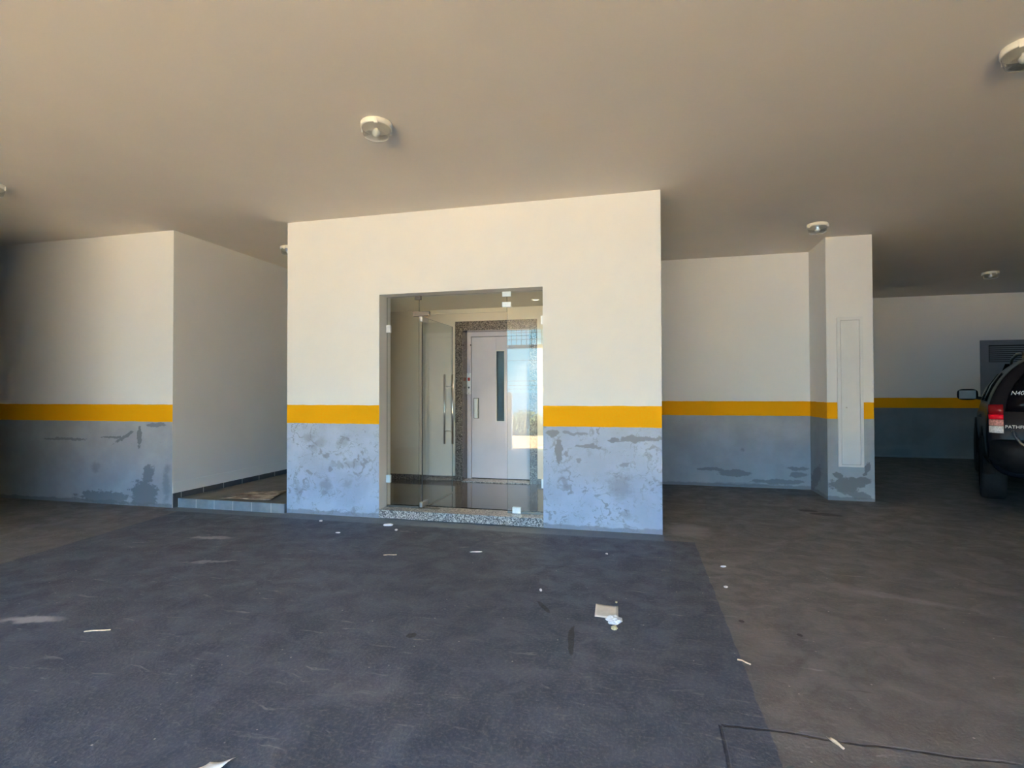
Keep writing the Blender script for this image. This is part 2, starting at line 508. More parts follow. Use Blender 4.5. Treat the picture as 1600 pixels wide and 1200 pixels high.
bm = bmesh.new()
_, fs = box(bm, XL, XA, YA, 13.0, 0, HC)
for i, f in enumerate(fs): f.material_index = 0 if i == 2 else 1
st(obj('wall_left', bm, [m_wall_a, m_plain]), 'left wall with yellow stripe, dark grey patches below and a plain white side', 'wall')

bm = bmesh.new()
for b in ((XB0, DX0, YB, YB + .26, 0, HC), (DX1, XB1, YB, YB + .26, 0, HC), (DX0, DX1, YB, YB + .26, DZ1, HC),
          (XB0, -3.73, YB + .26, 13.0, 0, HC), (-.05, XB1, YB + .26, YC + .1, 0, HC)):
    _, fs = box(bm, *b)
    for i, f in enumerate(fs): f.material_index = 0 if i == 2 and b[2] == YB else 1
for f in bm.faces:
    c = f.calc_center_median()
    if abs(c.x - XB1) < 1e-4: f.material_index = 2
st(obj('wall_center', bm, [m_wall_b, m_plain, m_wall_side]), 'bright middle wall block with the glass entrance, yellow stripe and pale scuffed grey base', 'wall')

bm = bmesh.new()
_, fs = box(bm, -.05, XP0, YC, 13.0, 0, HC)
for i, f in enumerate(fs): f.material_index = 0 if i == 2 else 1
st(obj('wall_right', bm, [m_wall_c, m_plain]), 'recessed wall right of the entrance block with yellow stripe over grey', 'wall')
bm = bmesh.new()
_, fs = box(bm, XP0, XP1, YP, 13.0, 0, HC)
for i, f in enumerate(fs): f.material_index = 0 if i == 2 else 1
st(obj('wall_pillar', bm, [m_wall_p, m_wall_side]), 'striped pillar carrying the narrow white service panel', 'wall')
st(boxes('wall_back', [(XP1, XR, YF, YF + .25, 0, HC), (XL, -.05, 13.0, 13.2, 0, HC)], m_wall_f), 'dim far wall with yellow stripe behind the black car', 'wall')
# walls round the part of the garage behind and beside the camera, with the entrance in it
st(boxes('wall_side_left', [(XL - .2, XL, OPEN_Y - .3, 13.2, -.85, HC)], m_plain), 'plain white wall closing the garage on the left', 'wall')
st(boxes('wall_side_right', [(XR, XR + .2, OPEN_Y - .3, 13.2, -.85, HC)], m_plain), 'plain white wall closing the garage on the right', 'wall')
st(boxes('wall_front', [(XL, OPEN_X0, OPEN_Y - .3, OPEN_Y, -.85, HC), (OPEN_X1, XR, OPEN_Y - .3, OPEN_Y, -.85, HC)], m_plain), 'wall behind the camera with the wide garage entrance', 'wall')

st(boxes('wall_light_blocker', [(-6.05, -5.8, OPEN_Y, 2.93, -.85, HC)], plaster('blocker_grey', (.26, .24, .21))), 'grey wall added out of view on the left, blocking entrance light', 'wall')  # added unseen wall that shades the far end of the left wall

# corridor on the left: raised tiled floor, kerb and skirting
st(boxes('floor_corridor', [(XA, XB0, 5.235, 13.0, 0, .10)], m_corr_floor), 'raised brown tiled floor of the corridor left of the entrance block', 'floor')
st(boxes('trim_1', [(XA + .035, XB0, 5.215, 5.235, 0, .103)], m_kerb_tile), 'row of grey kerb tiles with white joints edging the corridor floor', 'kerb')
st(boxes('baseboard_corridor', [(XA, XA + .012, 5.17, 13.0, .0, .165)], m_skirt_tile, bevel=.002), 'dark tile skirting along the white corridor wall', 'skirting')

st(boxes('trim_5', [(XA, XA + .005, 5.17, 13.0, .165, .29)], m_plain, bevel=.001), 'slightly raised plaster band above the corridor skirting', 'trim')

# lobby behind the glass
st(boxes('floor_lobby', [(-3.73, -.05, YB + .26, 7.42, 0, LF), (DX0, DX1, 5.30, YB + .26, 0, LF - .004)], m_lobby_floor), 'dark polished tile floor of the lift lobby', 'floor')
st(boxes('ceiling_lobby', [(-3.73, -.05, YB + .26, LY + .3, LC, LC + .1)], m_lobby), 'cream ceiling of the lift lobby', 'ceiling')
GX0, GX1, GX2, GX3 = -2.615, -2.51, -1.554, -1.45    # granite surround of the lift
GZ0, GZ1 = 2.185, 2.314
st(boxes('wall_lobby', [(-3.73, GX0 + .05, LY, LY + .26, LF, LC), (GX3 - .05, -.05, LY, LY + .26, LF, LC), (GX0 + .05, GX3 - .05, LY, LY + .26, GZ1 - .05, LC),
                        (-3.73, -3.715, YB + .26, LY, LF, LC), (-.065, -.05, YB + .26, LY, LF, LC), (GX0, GX3, LY + .26, LY + .36, LF, LC)], m_lobby), 'cream lobby wall around the lift', 'wall')
st(boxes('baseboard_lobby', [(-3.715, GX0, LY - .012, LY, LF, LF + .07), (GX3, -.065, LY - .012, LY, LF, LF + .07), (-3.715, -3.703, YB + .26, LY - .012, LF, LF + .07)], m_granite, bevel=.002), 'granite skirting round the lift lobby', 'skirting')
bm = bmesh.new()
for b in ((GX0, GX1, LY - .02, LY + .20, LF, GZ1), (GX2, GX3, LY - .02, LY + .20, LF, GZ1), (GX1, GX2, LY - .02, LY + .20, GZ0, GZ1)):
    _, fs = box(bm, *b)
for f in bm.faces:
    f.material_index = 0 if abs(f.calc_center_median().y - (LY - .02)) < 1e-5 else 1
st(obj('trim_2', bm, [m_granite, m_granite_dark]), 'speckled granite surround framing the lift door', 'door surround')
st(boxes('trim_3', [(DX0, DX1, YB - .008, YB + .30, 0.004, DZ0)], m_sill, bevel=.003), 'pale speckled granite sill under the glass entrance', 'sill')
st(boxes('trim_4', [(GX1, GX2, LY - .06, LY + .2, LF, LF + .012)], m_sill, bevel=.002), 'thin granite threshold in front of the lift', 'sill')

# ------------------------------------------------------------------ lift door
ld = empty('door_2', ((GX1 + GX2) / 2, LY + .2, LF))
st(ld, 'lilac grey lift door with narrow dark window and upright handle', 'lift door')
ox, oy, oz = ld.location


def L(b): return (b[0] - ox, b[1] - ox, b[2] - oy, b[3] - oy, b[4] - oz, b[5] - oz)


FY = LY + .20
boxes('door_frame', [L((GX1, -2.452, FY - .012, FY + .05, LF + .012, GZ0)), L((-1.592, GX2, FY - .012, FY + .05, LF + .012, GZ0)), L((-2.452, -1.592, FY - .012, FY + .05, 2.12, GZ0))], m_lift_paint, ld, .002)
leaf = boxes('door_panel', [L((-2.446, -2.078, FY, FY + .04, LF + .022, 2.113)), L((-1.962, -1.598, FY, FY + .04, LF + .022, 2.113)), L((-2.078, -1.962, FY, FY + .04, 1.905, 2.113)), L((-2.078, -1.962, FY, FY + .04, LF + .022, .918))], m_lift_paint, ld, .001)
boxes('window_slit', [L((-2.085, -1.955, FY + .015, FY + .022, .91, 1.91))], simple('smoked_glass', (.035, .042, .045), .08), leaf)
boxes('window_trim', [L((-2.09, -2.076, FY - .006, FY + .014, .905, 1.92)), L((-1.964, -1.95, FY - .006, FY + .014, .905, 1.92)), L((-2.076, -1.964, FY - .006, FY + .014, 1.905, 1.92)), L((-2.076, -1.964, FY - .006, FY + .014, .905, .92))], m_white_paint, leaf, .002)
hd = boxes('handle', [L((-2.415, -2.335, FY - .004, FY, .955, 1.245))], m_steel_dark, leaf, .001)
boxes('grip', [L((-2.398, -2.352, FY - .035, FY - .004, .962, 1.238))], m_steel_white, hd, .004)
boxes('hinge_pin', [L((-2.462, -2.448, FY - .02, FY - .012, 1.99, 2.01))], m_black, ld, .001)
boxes('door_backing', [L((-2.47, -1.59, FY + .05, FY + .055, LF, 2.18))], m_dark, ld)

cp = empty('lift_call_panel', (-2.479, FY - .012, 1.30))
tag(cp, 'white lift call panel with red and grey buttons beside the lift door', 'call panel')
boxes('plate', [(-.031, .031, -.012, 0, 0, .30)], simple('white_plastic', (.93, .93, .92), .4, 0, .01), cp, .003)
boxes('display', [(-.018, .018, -.018, -.012, .19, .235)], m_red, cp, .002)
bm = bmesh.new(); lathe(bm, [(.013, 0), (.014, .003), (.013, .007)], 20)
o = obj('button', bm, m_grey_btn, cp); o.rotation_euler = (math.radians(90), 0, 0); o.location = (0, -.012, .095)
for z in (.012, .288):
    bm = bmesh.new(); lathe(bm, [(.004, 0), (.004, .002)], 10)
    o = obj('screw', bm, m_steel_dark, cp); o.rotation_euler = (math.radians(90), 0, 0); o.location = (0, -.012, z)

# ------------------------------------------------------------------ glass entrance
GY = 5.43
g0, g1 = GY - .005, GY + .005
SX0, SX1, TX1 = DX0 + .006, -2.385, -1.412          # side light, door, right panel

w1 = empty('window_1', (SX0, GY, DZ0)); st(w1, 'narrow fixed glass side panel left of the open glass door', 'glass panel')
R = lambda e, b: (b[0] - e.location.x, b[1] - e.location.x, b[2] - e.location.y, b[3] - e.location.y, b[4] - e.location.z, b[5] - e.location.z)
pane('pane', *R(w1, (SX0, SX1 - .003, g0, g1, DZ0 + .012, DZ1 - .004)), w1)
boxes('bottom_channel', [R(w1, (SX0, SX1 - .003, GY - .012, GY + .012, DZ0, DZ0 + .018))], m_steel_dark, w1, .001)
for z in (2.02, .39): boxes('clamp', [R(w1, (DX0 + .001, DX0 + .05, GY - .016, GY + .016, z - .042, z + .042))], m_steel_white, w1, .003)

w2 = empty('window_2', (TX1, GY, DZ0)); st(w2, 'tall fixed glass panel on the right mirroring the sea and sky', 'glass panel')
pane('pane', *R(w2, (TX1 + .003, DX1 - .006, g0, g1, DZ0 + .012, DZ1 - .004)), w2)
boxes('bottom_channel', [R(w2, (TX1 + .003, DX1 - .006, GY - .012, GY + .012, DZ0, DZ0 + .018))], m_steel_dark, w2, .001)
boxes('floor_clamp', [R(w2, (-1.355, -1.265, GY - .018, GY + .018, DZ0, DZ0 + .062))], m_steel_white, w2, .003)
for z in (2.06, .40): boxes('clamp', [R(w2, (DX1 - .05, DX1 - .001, GY - .016, GY + .016, z - .045, z + .045))], m_steel_white, w2, .003)

w3 = empty('window_3', (SX1, GY, 2.155)); st(w3, 'low glass transom above the open glass door', 'glass panel')
pane('pane', *R(w3, (SX1, TX1, g0, g1, 2.158, DZ1 - .004)), w3)
boxes('pivot_patch', [R(w3, (SX1 - .07, SX1 + .12, GY - .016, GY + .016, 2.146, 2.196))], m_steel_dark, w3, .003)
boxes('ceiling_clip', [R(w3, (SX1 - .05, SX1 + .02, GY - .016, GY + .016, DZ1 - .045, DZ1 - .002))], m_steel_dark, w3, .003)
for z in (2.34, 2.232): boxes('joint_clamp', [R(w3, (TX1 - .047, TX1 + .047, GY - .016, GY + .016, z - .027, z + .026))], m_steel_white, w3, .003)

d1 = empty('door_1', (SX1 + .03, GY, DZ0)); st(d1, 'frameless glass door standing open into the lobby with long steel bar handles', 'glass door')
hx = SX1 + .03
pane('pane', *R(d1, (hx - .005, hx + .005, GY + .012, GY + .93, DZ0 + .014, 2.14)), d1, 'x')
boxes('patch_fitting', [R(d1, (hx - .016, hx + .016, GY - .03, GY + .14, 2.085, 2.141))], m_steel, d1, .003)
boxes('patch_fitting', [R(d1, (hx - .016, hx + .016, GY - .03, GY + .14, DZ0 + .012, DZ0 + .068))], m_steel, d1, .003)
boxes('edge_seal', [R(d1, (hx - .004, hx + .004, GY + .002, GY + .012, DZ0 + .07, 2.085))], m_seal, d1)
hb = bmesh.new()
for sx in (-.052, .052): tube(hb, [R3 for R3 in [(sx, .80, .70 - DZ0), (sx, .80, 1.545 - DZ0)]], .0125, 14)
for z in (.86, 1.395): tube(hb, [(-.052, .80, z - DZ0), (.052, .80, z - DZ0)], .009, 12)
obj('handle', hb, m_steel, d1)
boxes('floor_spring', [R(d1, (hx - .06, hx + .20, GY - .03, GY + .03, DZ0, DZ0 + .005))], m_steel_dark, d1, .001)

# ------------------------------------------------------------------ ceiling lights
def ceiling_light():
    t = empty('ceiling_light')
    bm = bmesh.new(); lathe(bm, [(.105, 0), (.108, -.004), (.108, -.034), (.103, -.038)], 40)
    obj('base_ring', bm, m_cream_plastic, t)
    for a in (35, 155, 275):
        bm = bmesh.new()
        vs, _ = box(bm, .104, .116, -.012, .012, -.05, -.012)
        bmesh.ops.rotate(bm, verts=vs, cent=(0, 0, 0), matrix=Matrix.Rotation(math.radians(a), 3, 'Z'))
        obj('clip', bm, m_cream_plastic, t, .002)
    bm = bmesh.new()
    prof = [(.099, -.038)] + [(.099 - .0012 * i + (.0018 if i % 2 else 0), -.038 - .0055 * i) for i in range(1, 11)] + [(.078, -.101), (.05, -.106), (.02, -.108), (.004, -.108)]
    lathe(bm, prof, 40, cap0=False)
    obj('globe', bm, m_globe, t)
    bm = bmesh.new()
    lathe(bm, [(.004, -.094), (.016, -.091), (.026, -.080), (.029, -.068), (.025, -.055), (.016, -.046), (.015, -.038)], 20)
    b = obj('bulb', bm, m_bulb, t, smooth=True)
    return t


def copy_tree(o, parent=None):
    c = o.copy(); C.objects.link(c)
    if parent: c.parent = parent
    for ch in [x for x in bpy.data.objects if x.parent == o]: copy_tree(ch, c)
    return c


LAMPS = [((-1.845, 3.46), 20, 'round clear glass ceiling lamp in front of the glass entrance'),
         ((2.02, 3.56), 80, 'ceiling lamp cut by the right edge of the photo, nearest on the right'),
         ((-5.77, 3.61), 0, 'ceiling lamp cut by the left edge of the photo'),
         ((1.872, 6.80), 50, 'ceiling lamp beside the pillar with the narrow white panel'),
         ((5.31, 10.25), 10, 'dim ceiling lamp far back above the black car'),
         ((-4.53, 6.15), 0, 'ceiling lamp in the corridor, almost hidden behind the entrance block')]
lp = ceiling_light()
for i, ((x, y), rz, lab) in enumerate(LAMPS):
    o = lp if i == 0 else copy_tree(lp)
    o.location = (x, y, HC); o.rotation_euler = (0, 0, math.radians(rz))
    tag(o, lab, 'ceiling lamp', 'round ceiling lamps of the garage')

m_glow = simple('lit_lamp_lens', (.9, .88, .82), .4)
_b = m_glow.node_tree.nodes['Principled BSDF']; _b.inputs['Emission Color'].default_value = (1, .82, .6, 1); _b.inputs['Emission Strength'].default_value = 1.2
dl = empty('recessed_downlight', (-1.364, 6.69, LC)); tag(dl, 'small recessed round lamp in the lobby ceiling', 'ceiling lamp')
bm = bmesh.new(); lathe(bm, [(.058, 0), (.058, -.006), (.042, -.008), (.040, 0)], 28, cap0=False, cap1=False); obj('trim_ring', bm, m_white_paint, dl)
bm = bmesh.new(); lathe(bm, [(.040, -.001), (.038, -.004), (.01, -.006)], 24); obj('lens', bm, m_glow, dl)
la = bpy.data.lights.new('downlight_lamp', 'AREA'); la.shape = 'DISK'; la.size = .07; la.energy = 5.0; la.spread = math.radians(95); la.color = (1.0, .80, .55)
lo = bpy.data.objects.new('downlight_lamp', la); C.objects.link(lo); lo.parent = dl; lo.location = (0, 0, -.009)

# ------------------------------------------------------------------ service panel on the pillar
up = empty('service_panel', (2.3775, YP, .411)); tag(up, 'tall narrow white service panel fixed to the striped pillar', 'panel')
hw, H2 = .1395, 1.82
boxes('frame', [(-hw, -hw + .037, -.022, 0, 0, H2), (hw - .034, hw, -.022, 0, 0, H2), (-hw + .037, hw - .034, -.022, 0, 0, .028), (-hw + .037, hw - .034, -.022, 0, H2 - .038, H2)], m_white_paint, up, .002)
bd = boxes('panel_door', [(-hw + .040, hw - .037, -.020, -.004, .031, H2 - .041)], m_white_paint, up, .002)
bm = bmesh.new(); lathe(bm, [(.009, 0), (.009, .004), (.006, .006)], 16); o = obj('lock', bm, m_steel, bd); o.rotation_euler = (math.radians(90), 0, 0); o.location = (-.045, -.020, .72)
boxes('backing', [(-hw + .03, hw - .03, -.004, 0, .02, H2 - .03)], m_dark, up)

# ------------------------------------------------------------------ grey louvred door in the far wall
d3 = empty('door_3', (6.28, YF, 0)); st(d3, 'grey metal door with louvres in the far wall behind the car', 'door')
boxes('door_frame', [(0, .06, -.03, 0, 0, 2.31), (1.24, 1.30, -.03, 0, 0, 2.31), (.06, 1.24, -.03, 0, 2.25, 2.31)], m_grey_door, d3, .003)
boxes('door_panel', [(.06, 1.24, -.015, 0, .01, 2.25)], m_grey_door, d3)
bm = bmesh.new()
for i in range(8):
    z = 1.90 + i * .038
    vs, _ = box(bm, .15, 1.15, -.030, -.016, z, z + .020)
boxes('louvre_recess', [(.14, 1.16, -.018, -.015, 1.885, 2.215)], m_dark, d3)
obj('louvre', bm, m_grey_door, d3)

# ------------------------------------------------------------------ car
m_car = simple('black_car_paint', (.008, .009, .014), .22, 0, .1, 3)
m_car.node_tree.nodes['Principled BSDF'].inputs['Specular IOR Level'].default_value = .10
m_trim_black = simple('black_bumper_plastic', (.010, .011, .013), .5, 0, .1, 30)
m_trim_black.node_tree.nodes['Principled BSDF'].inputs['Specular IOR Level'].default_value = .12
m_car_glass = simple('privacy_glass', (.004, .004, .006), .1)
m_car_glass.node_tree.nodes['Principled BSDF'].inputs['Specular IOR Level'].default_value = .1
m_chrome = simple('chrome', (.22, .225, .24), .45, 1.0, .02)
m_sticker = simple('white_sticker', (.66, .67, .68), .5, 0, .02)
m_tyre = simple('tyre_rubber', (.014, .014, .016), .75, 0, .2, 40)
m_lens_dark = simple('dark_red_lens', (.26, .004, .012), .12, 0, .05)
m_lens_red = simple('bright_red_lens', (.90, .006, .03), .12, 0, .05)
m_lens_pink = simple('pale_amber_lens', (.80, .36, .30), .12, 0, .3, 60)
m_lens_clear = simple('clear_lens', (.85, .85, .86), .12, 0, .25, 70)

ALPHA = math.radians(25.3)                       # the car points away from the camera, to the right
car = empty('car', (0, 0, 0), -ALPHA)
tag(car, 'black off road car parked with its rear towards the viewer at the right edge', 'car')
# rear left corner of the body sits at (3.66, 7.06) on the plan
CAR_O = Vector((3.63, 7.09)) + Vector((math.cos(ALPHA), -math.sin(ALPHA))) * .90
car.location = (CAR_O.x, CAR_O.y, 0)

SEC = [(.0, .40), (.62, .38), (.80, .40), (.895, .50), (.925, .66), (.93, .82), (.925, 1.0), (.90, 1.20), (.83, 1.38), (.745, 1.52), (.65, 1.62), (.54, 1.69), (.40, 1.73), (.0, 1.76)]
# station: y, width factor, roof z (where the greenhouse ends), lower rise
ST = [(.00, .955, 1.76), (.05, .985, 1.76), (.16, 1.0, 1.77), (.55, 1.0, 1.79), (1.2, 1.0, 1.80), (2.0, 1.0, 1.79), (2.65, 1.0, 1.75), (2.95, 1.0, 1.58), (3.3, 1.0, 1.28), (3.55, 1.0, 1.12), (4.1, .985, 1.07), (4.5, .94, 1.0), (4.68, .86, .90), (4.74, .78, .80)]


def rear_lean(z):
    return 0.0 if z < .75 else (z - .75) ** 1.3 * .20


def car_pt(k, j):
    y, wf, rz = ST[k]
    x, z = SEC[j]
    zmax = rz
    if z > 1.0:
        t = (z - 1.0) / .76
        if zmax >= 1.0: z = 1.0 + t * (zmax - 1.0)
        else: z = zmax
        if zmax < 1.3:                          # bonnet: wide and flat
            x = [.925, .90, .84, .76, .66, .55, .40, 0][min(j - 6, 7)]
    elif zmax < 1.0: z = min(z, zmax)
    lean = rear_lean(z) * max(0.0, 1 - y / .9)
    return Vector((x * wf, y + lean, z))


bm = bmesh.new()
grid = []
NJ = len(SEC)
for k in range(len(ST)):
    row = [bm.verts.new(car_pt(k, j)) for j in range(NJ)]
    mir = [row[0]] + [bm.verts.new((-v.co.x, v.co.y, v.co.z)) for v in row[1:-1]] + [row[-1]]
    grid.append((row, mir))
for (r0, m0), (r1, m1) in zip(grid, grid[1:]):
    for a, b in ((r0, r1), (m0, m1)):
        for j in range(NJ - 1):
            q = [a[j], a[j + 1], b[j + 1], b[j]]
            bm.faces.new(list(dict.fromkeys(q)))
for (row, mir) in (grid[0], grid[-1]):
    for j in range(NJ - 1):
        q = list(dict.fromkeys([row[j], row[j + 1], mir[j + 1], mir[j]]))
        if len(q) > 2: bm.faces.new(q)
body = obj('body', bm, m_car, car, smooth=True)
sd = body.modifiers.new('sub', 'SUBSURF'); sd.levels = 2; sd.render_levels = 2


def skin_patch(name, ks, js, mat, off, side, parent, thick=.006):
    """a panel lying on the body between stations ks and section rows js"""
    bm = bmesh.new()
    pts = [[car_pt(k, j) for j in range(js[0], js[1] + 1)] for k in range(ks[0], ks[1] + 1)]
    vs = [[bm.verts.new((side * (p.x + off), p.y, p.z)) for p in r] for r in pts]
    for a, b in zip(vs, vs[1:]):
        for j in range(len(a) - 1): bm.faces.new((a[j], a[j + 1], b[j + 1], b[j]))
    o = obj(name, bm, mat, parent, smooth=True)
    s = o.modifiers.new('thick', 'SOLIDIFY'); s.thickness = thick; s.offset = 0
    return o


for sgn in (-1, 1):
    skin_patch('side_window', (3, 4), (7, 9), m_car_glass, .006, sgn, car)
    skin_patch('side_window', (4, 6), (7, 9), m_car_glass, .006, sgn, car)
# windscreen
bm = bmesh.new()
w = [[(-.72, 3.22, 1.33), (.72, 3.22, 1.33)], [(-.62, 2.72, 1.68), (.62, 2.72, 1.68)]]
vs = [[bm.verts.new(Vector(p) + Vector((0, .03, .035))) for p in r] for r in w]
bm.faces.new((vs[0][0], vs[0][1], vs[1][1], vs[1][0]))
o = obj('windscreen', bm, m_car_glass, car); s = o.modifiers.new('thick', 'SOLIDIFY'); s.thickness = .008


def rear_y(z): return rear_lean(z) * 1.0 - .0


# rear window: a gently curved dark pane on the tailgate
bm = bmesh.new()
rows = []
for z, hwid in ((1.10, .76), (1.2, .745), (1.3, .72), (1.4, .675), (1.5, .61), (1.58, .545), (1.615, .50)):
    rows.append([bm.verts.new((hwid * t, rear_y(z) - .016 + .03 * t * t, z)) for t in [i / 6 for i in range(-6, 7)]])
for a, b in zip(rows, rows[1:]):
    for j in range(12): bm.faces.new((a[j], a[j + 1], b[j + 1], b[j]))
rw = obj('rear_window', bm, m_car_glass, car, smooth=True)
s = rw.modifiers.new('thick', 'SOLIDIFY'); s.thickness = .008; s.offset = 1
bm = bmesh.new(); tube(bm, [(.02, rear_y(1.12) - .035, 1.12), (-.2, rear_y(1.2) - .04, 1.2), (-.40, rear_y(1.26) - .04, 1.27)], .008, 8); obj('wiper', bm, m_black, rw)
# spoiler over the rear window
bm = bmesh.new()
rows = []
for y, z, hwid in ((.20, 1.69, .50), (.10, 1.675, .49), (.085, 1.66, .485), (.20, 1.65, .49)):
    rows.append([bm.verts.new((hwid * t, y + .05 * t * t, z - .035 * t * t)) for t in [i / 6 for i in range(-6, 7)]])
for a, b in zip(rows, rows[1:]):
    for j in range(12): bm.faces.new((a[j], a[j + 1], b[j + 1], b[j]))
obj('spoiler', bm, m_car, car, smooth=True)
# bumper
bm = bmesh.new()
prof = [(-.02, .80), (-.07, .775), (-.095, .70), (-.09, .58), (-.05, .47), (.04, .41), (.10, .40)]
ts = [i / 10 for i in range(-10, 11)]
rows = []
for yy, z in prof:
    r = []
    for t in ts:
        a = abs(t)
        wrap = 0 if a < .8 else (a - .8) / .2
        hwid = .945 if z > .55 else .945 - (.55 - z) * .9
        r.append(bm.verts.new((hwid * (t if a < .8 else math.copysign(.8 + .2 * math.sin(wrap * math.pi / 2), t)), yy + .55 * (1 - math.cos(wrap * math.pi / 2)) * wrap + .03 * a * a, z)))
    rows.append(r)
for a, b in zip(rows, rows[1:]):
    for j in range(len(ts) - 1): bm.faces.new((a[j], a[j + 1], b[j + 1], b[j]))
bp = obj('bumper', bm, m_trim_black, car, smooth=True)
s = bp.modifiers.new('thick', 'SOLIDIFY'); s.thickness = .02; s.offset = -1
# lip along the tailgate foot, rising beside the lamps; highlight painted as lighter grey
for sgn in (-1, 1):
    bm = bmesh.new()
    tube(bm, [(sgn * .70, -.012, .90), (sgn * .685, -.035, .84), (sgn * .64, -.075, .765), (sgn * .56, -.088, .735), (sgn * .45, -.09, .72), (0, -.098, .715)], .014, 8)
    obj('tailgate_lip', bm, simple('ledge_highlight_grey', (.20, .21, .24), .35, .6), car)
# lamps
for sgn, nm in ((-1, 'tail_light'), (1, 'tail_light')):
    tl = empty('tail_light'); tl.parent = car
    for nm2, z0, z1, mt in (('stop_lens', 1.075, 1.178, m_lens_dark), ('reflector_strip', 1.018, 1.070, m_lens_red), ('indicator_lens', .948, 1.014, m_lens_pink), ('reversing_lens', .870, .944, m_lens_clear)):
        bm = bmesh.new()
        rows = []
        for z in (z0, (z0 + z1) / 2, z1):
            r = []
            for t in [i / 8 for i in range(9)]:
                ang = t * math.pi / 2
                top_cut = max(0.0, (z - 1.09)) * .45
                r.append(bm.verts.new((sgn * (.775 + .125 * math.sin(ang) ** .8), rear_y(z) - .025 + .10 * (1 - math.cos(ang)), z)))
            rows.append(r)
        for a, b in zip(rows, rows[1:]):
            for j in range(8): bm.faces.new((a[j], a[j + 1], b[j + 1], b[j]))
        o = obj(nm2, bm, mt, tl, smooth=True)
        s = o.modifiers.new('thick', 'SOLIDIFY'); s.thickness = .03; s.offset = -1 if sgn < 0 else 1
# mirrors
for sgn in (-1, 1):
    bm = bmesh.new(); bmesh.ops.create_uvsphere(bm, u_segments=16, v_segments=10, radius=1)
    for v in bm.verts:
        f = lambda q: math.copysign(abs(q) ** .6, q)
        v.co = Vector((f(v.co.x) * .125 + sgn * 1.045, f(v.co.y) * .07 + 2.78, f(v.co.z) * .085 + 1.275))
    mo = obj('side_mirror', bm, m_car, car, smooth=True)
    boxes('mirror_glass', [(sgn * 1.045 - .10, sgn * 1.045 + .10, 2.704, 2.712, 1.21, 1.34)], simple('mirror_dark_reflection', (.022, .024, .026), .35), mo, .004)  # dark room reflected in the mirror is put into its colour
    bm = bmesh.new(); tube(bm, [(sgn * .86, 2.80, 1.21), (sgn * .98, 2.79, 1.235)], .025, 10); obj('mirror_arm', bm, m_black, mo)
# wheels
for sx in (-1, 1):
    for wy in (1.02, 3.86):
        bm = bmesh.new()
        lathe(bm, [(.24, -.125), (.34, -.12), (.372, -.10), (.378, -.05), (.378, .05), (.372, .10), (.34, .12), (.24, .125)], 40, cap0=False, cap1=False)
        ty = obj('wheel', bm, m_tyre, car, smooth=True); ty.rotation_euler = (0, math.radians(90), 0); ty.location = (sx * .835, wy, .378)
        bm = bmesh.new(); lathe(bm, [(.24, -.10), (.235, .0), (.24, .10)], 32)
        for k in range(6):
            vs, _ = box(bm, .03, .235, -.025, .025, .075 * sx, .11 * sx)
            bmesh.ops.rotate(bm, verts=vs, cent=(0, 0, 0), matrix=Matrix.Rotation(k * math.pi / 3, 3, 'Z'))
        obj('rim', bm, m_steel_dark, ty)
        bm = bmesh.new()
        rows = []
        for dx, rr in ((-.10, .50), (.012, .50), (.022, .48), (.022, .42)):
            rows.append([bm.verts.new((sx * (.925 + dx), wy + rr * math.cos(math.radians(a)), .40 + rr * math.sin(math.radians(a)))) for a in range(-5, 186, 10)])
        for a, b in zip(rows, rows[1:]):
            for j in range(len(a) - 1): bm.faces.new((a[j], a[j + 1], b[j + 1], b[j]))
        obj('wheel_arch', bm, m_trim_black, car, smooth=True)
# exhaust, tow bar shadow box, roof rails, number plate recess
bm = bmesh.new(); tube(bm, [(-.50, -.02, .37), (-.50, .35, .37)], .032, 14); tube(bm, [(-.50, .34, .37), (-.45, 1.4, .36)], .025, 10); obj('exhaust_pipe', bm, simple('sooty_steel', (.10, .095, .09), .55, .6), car)
for sgn in (-1, 1):
    bm = bmesh.new(); tube(bm, [(sgn * .57, .45, 1.70), (sgn * .57, .55, 1.76), (sgn * .57, 1.4, 1.79), (sgn * .57, 2.3, 1.77), (sgn * .57, 2.45, 1.70)], .018, 8); obj('roof_rail', bm, m_steel_dark, car)
    boxes('door_handle', [(sgn * .935 - .015, sgn * .935 + .015, 1.50, 1.68, .99, 1.02)], m_car, car, .006)
    bm = bmesh.new(); lathe(bm, [(.13, -.10), (.14, 0), (.10, .03)], 20); o = obj('headlight', bm, m_lens_clear, car, smooth=True); o.rotation_euler = (math.radians(-90), 0, 0); o.location = (sgn * .60, 4.60, .84); o.scale = (1.3, .7, 1)
boxes('number_plate', [(-.26, .26, -.115, -.10, .55, .66)], m_sticker, car, .004)
boxes('licence_garnish', [(-.34, .34, -.035, 0, .985, 1.03)], m_car, car, .008)


def text(name, body, size, mat, parent, loc, rot, shear=0.0, ext=.002, spacing=1.0):
    cu = bpy.data.curves.new(name, 'FONT'); cu.body = body; cu.size = size; cu.extrude = ext; cu.shear = shear; cu.space_character = spacing; cu.offset = .0004
    t = bpy.data.objects.new(name, cu); C.objects.link(t)
    bpy.context.view_layer.update()
    me = bpy.data.meshes.new_from_object(t.evaluated_get(bpy.context.evaluated_depsgraph_get()))
    bpy.data.objects.remove(t); bpy.data.curves.remove(cu)
    me.materials.clear(); me.materials.append(mat)
    o = bpy.data.objects.new(name, me); C.objects.link(o); o.parent = parent; o.location = loc; o.rotation_euler = rot
    return o


text('window_sticker', 'N40', .060, m_sticker, rw, (-.712, rear_y(1.29) - .026, 1.285), (math.radians(80), 0, math.radians(-3)), .25)
text('badge_lettering', 'PATHFINDER', .046, m_chrome, car, (-.765, -.022, .925), (math.radians(90), 0, 0), 0, .003, 1.05)


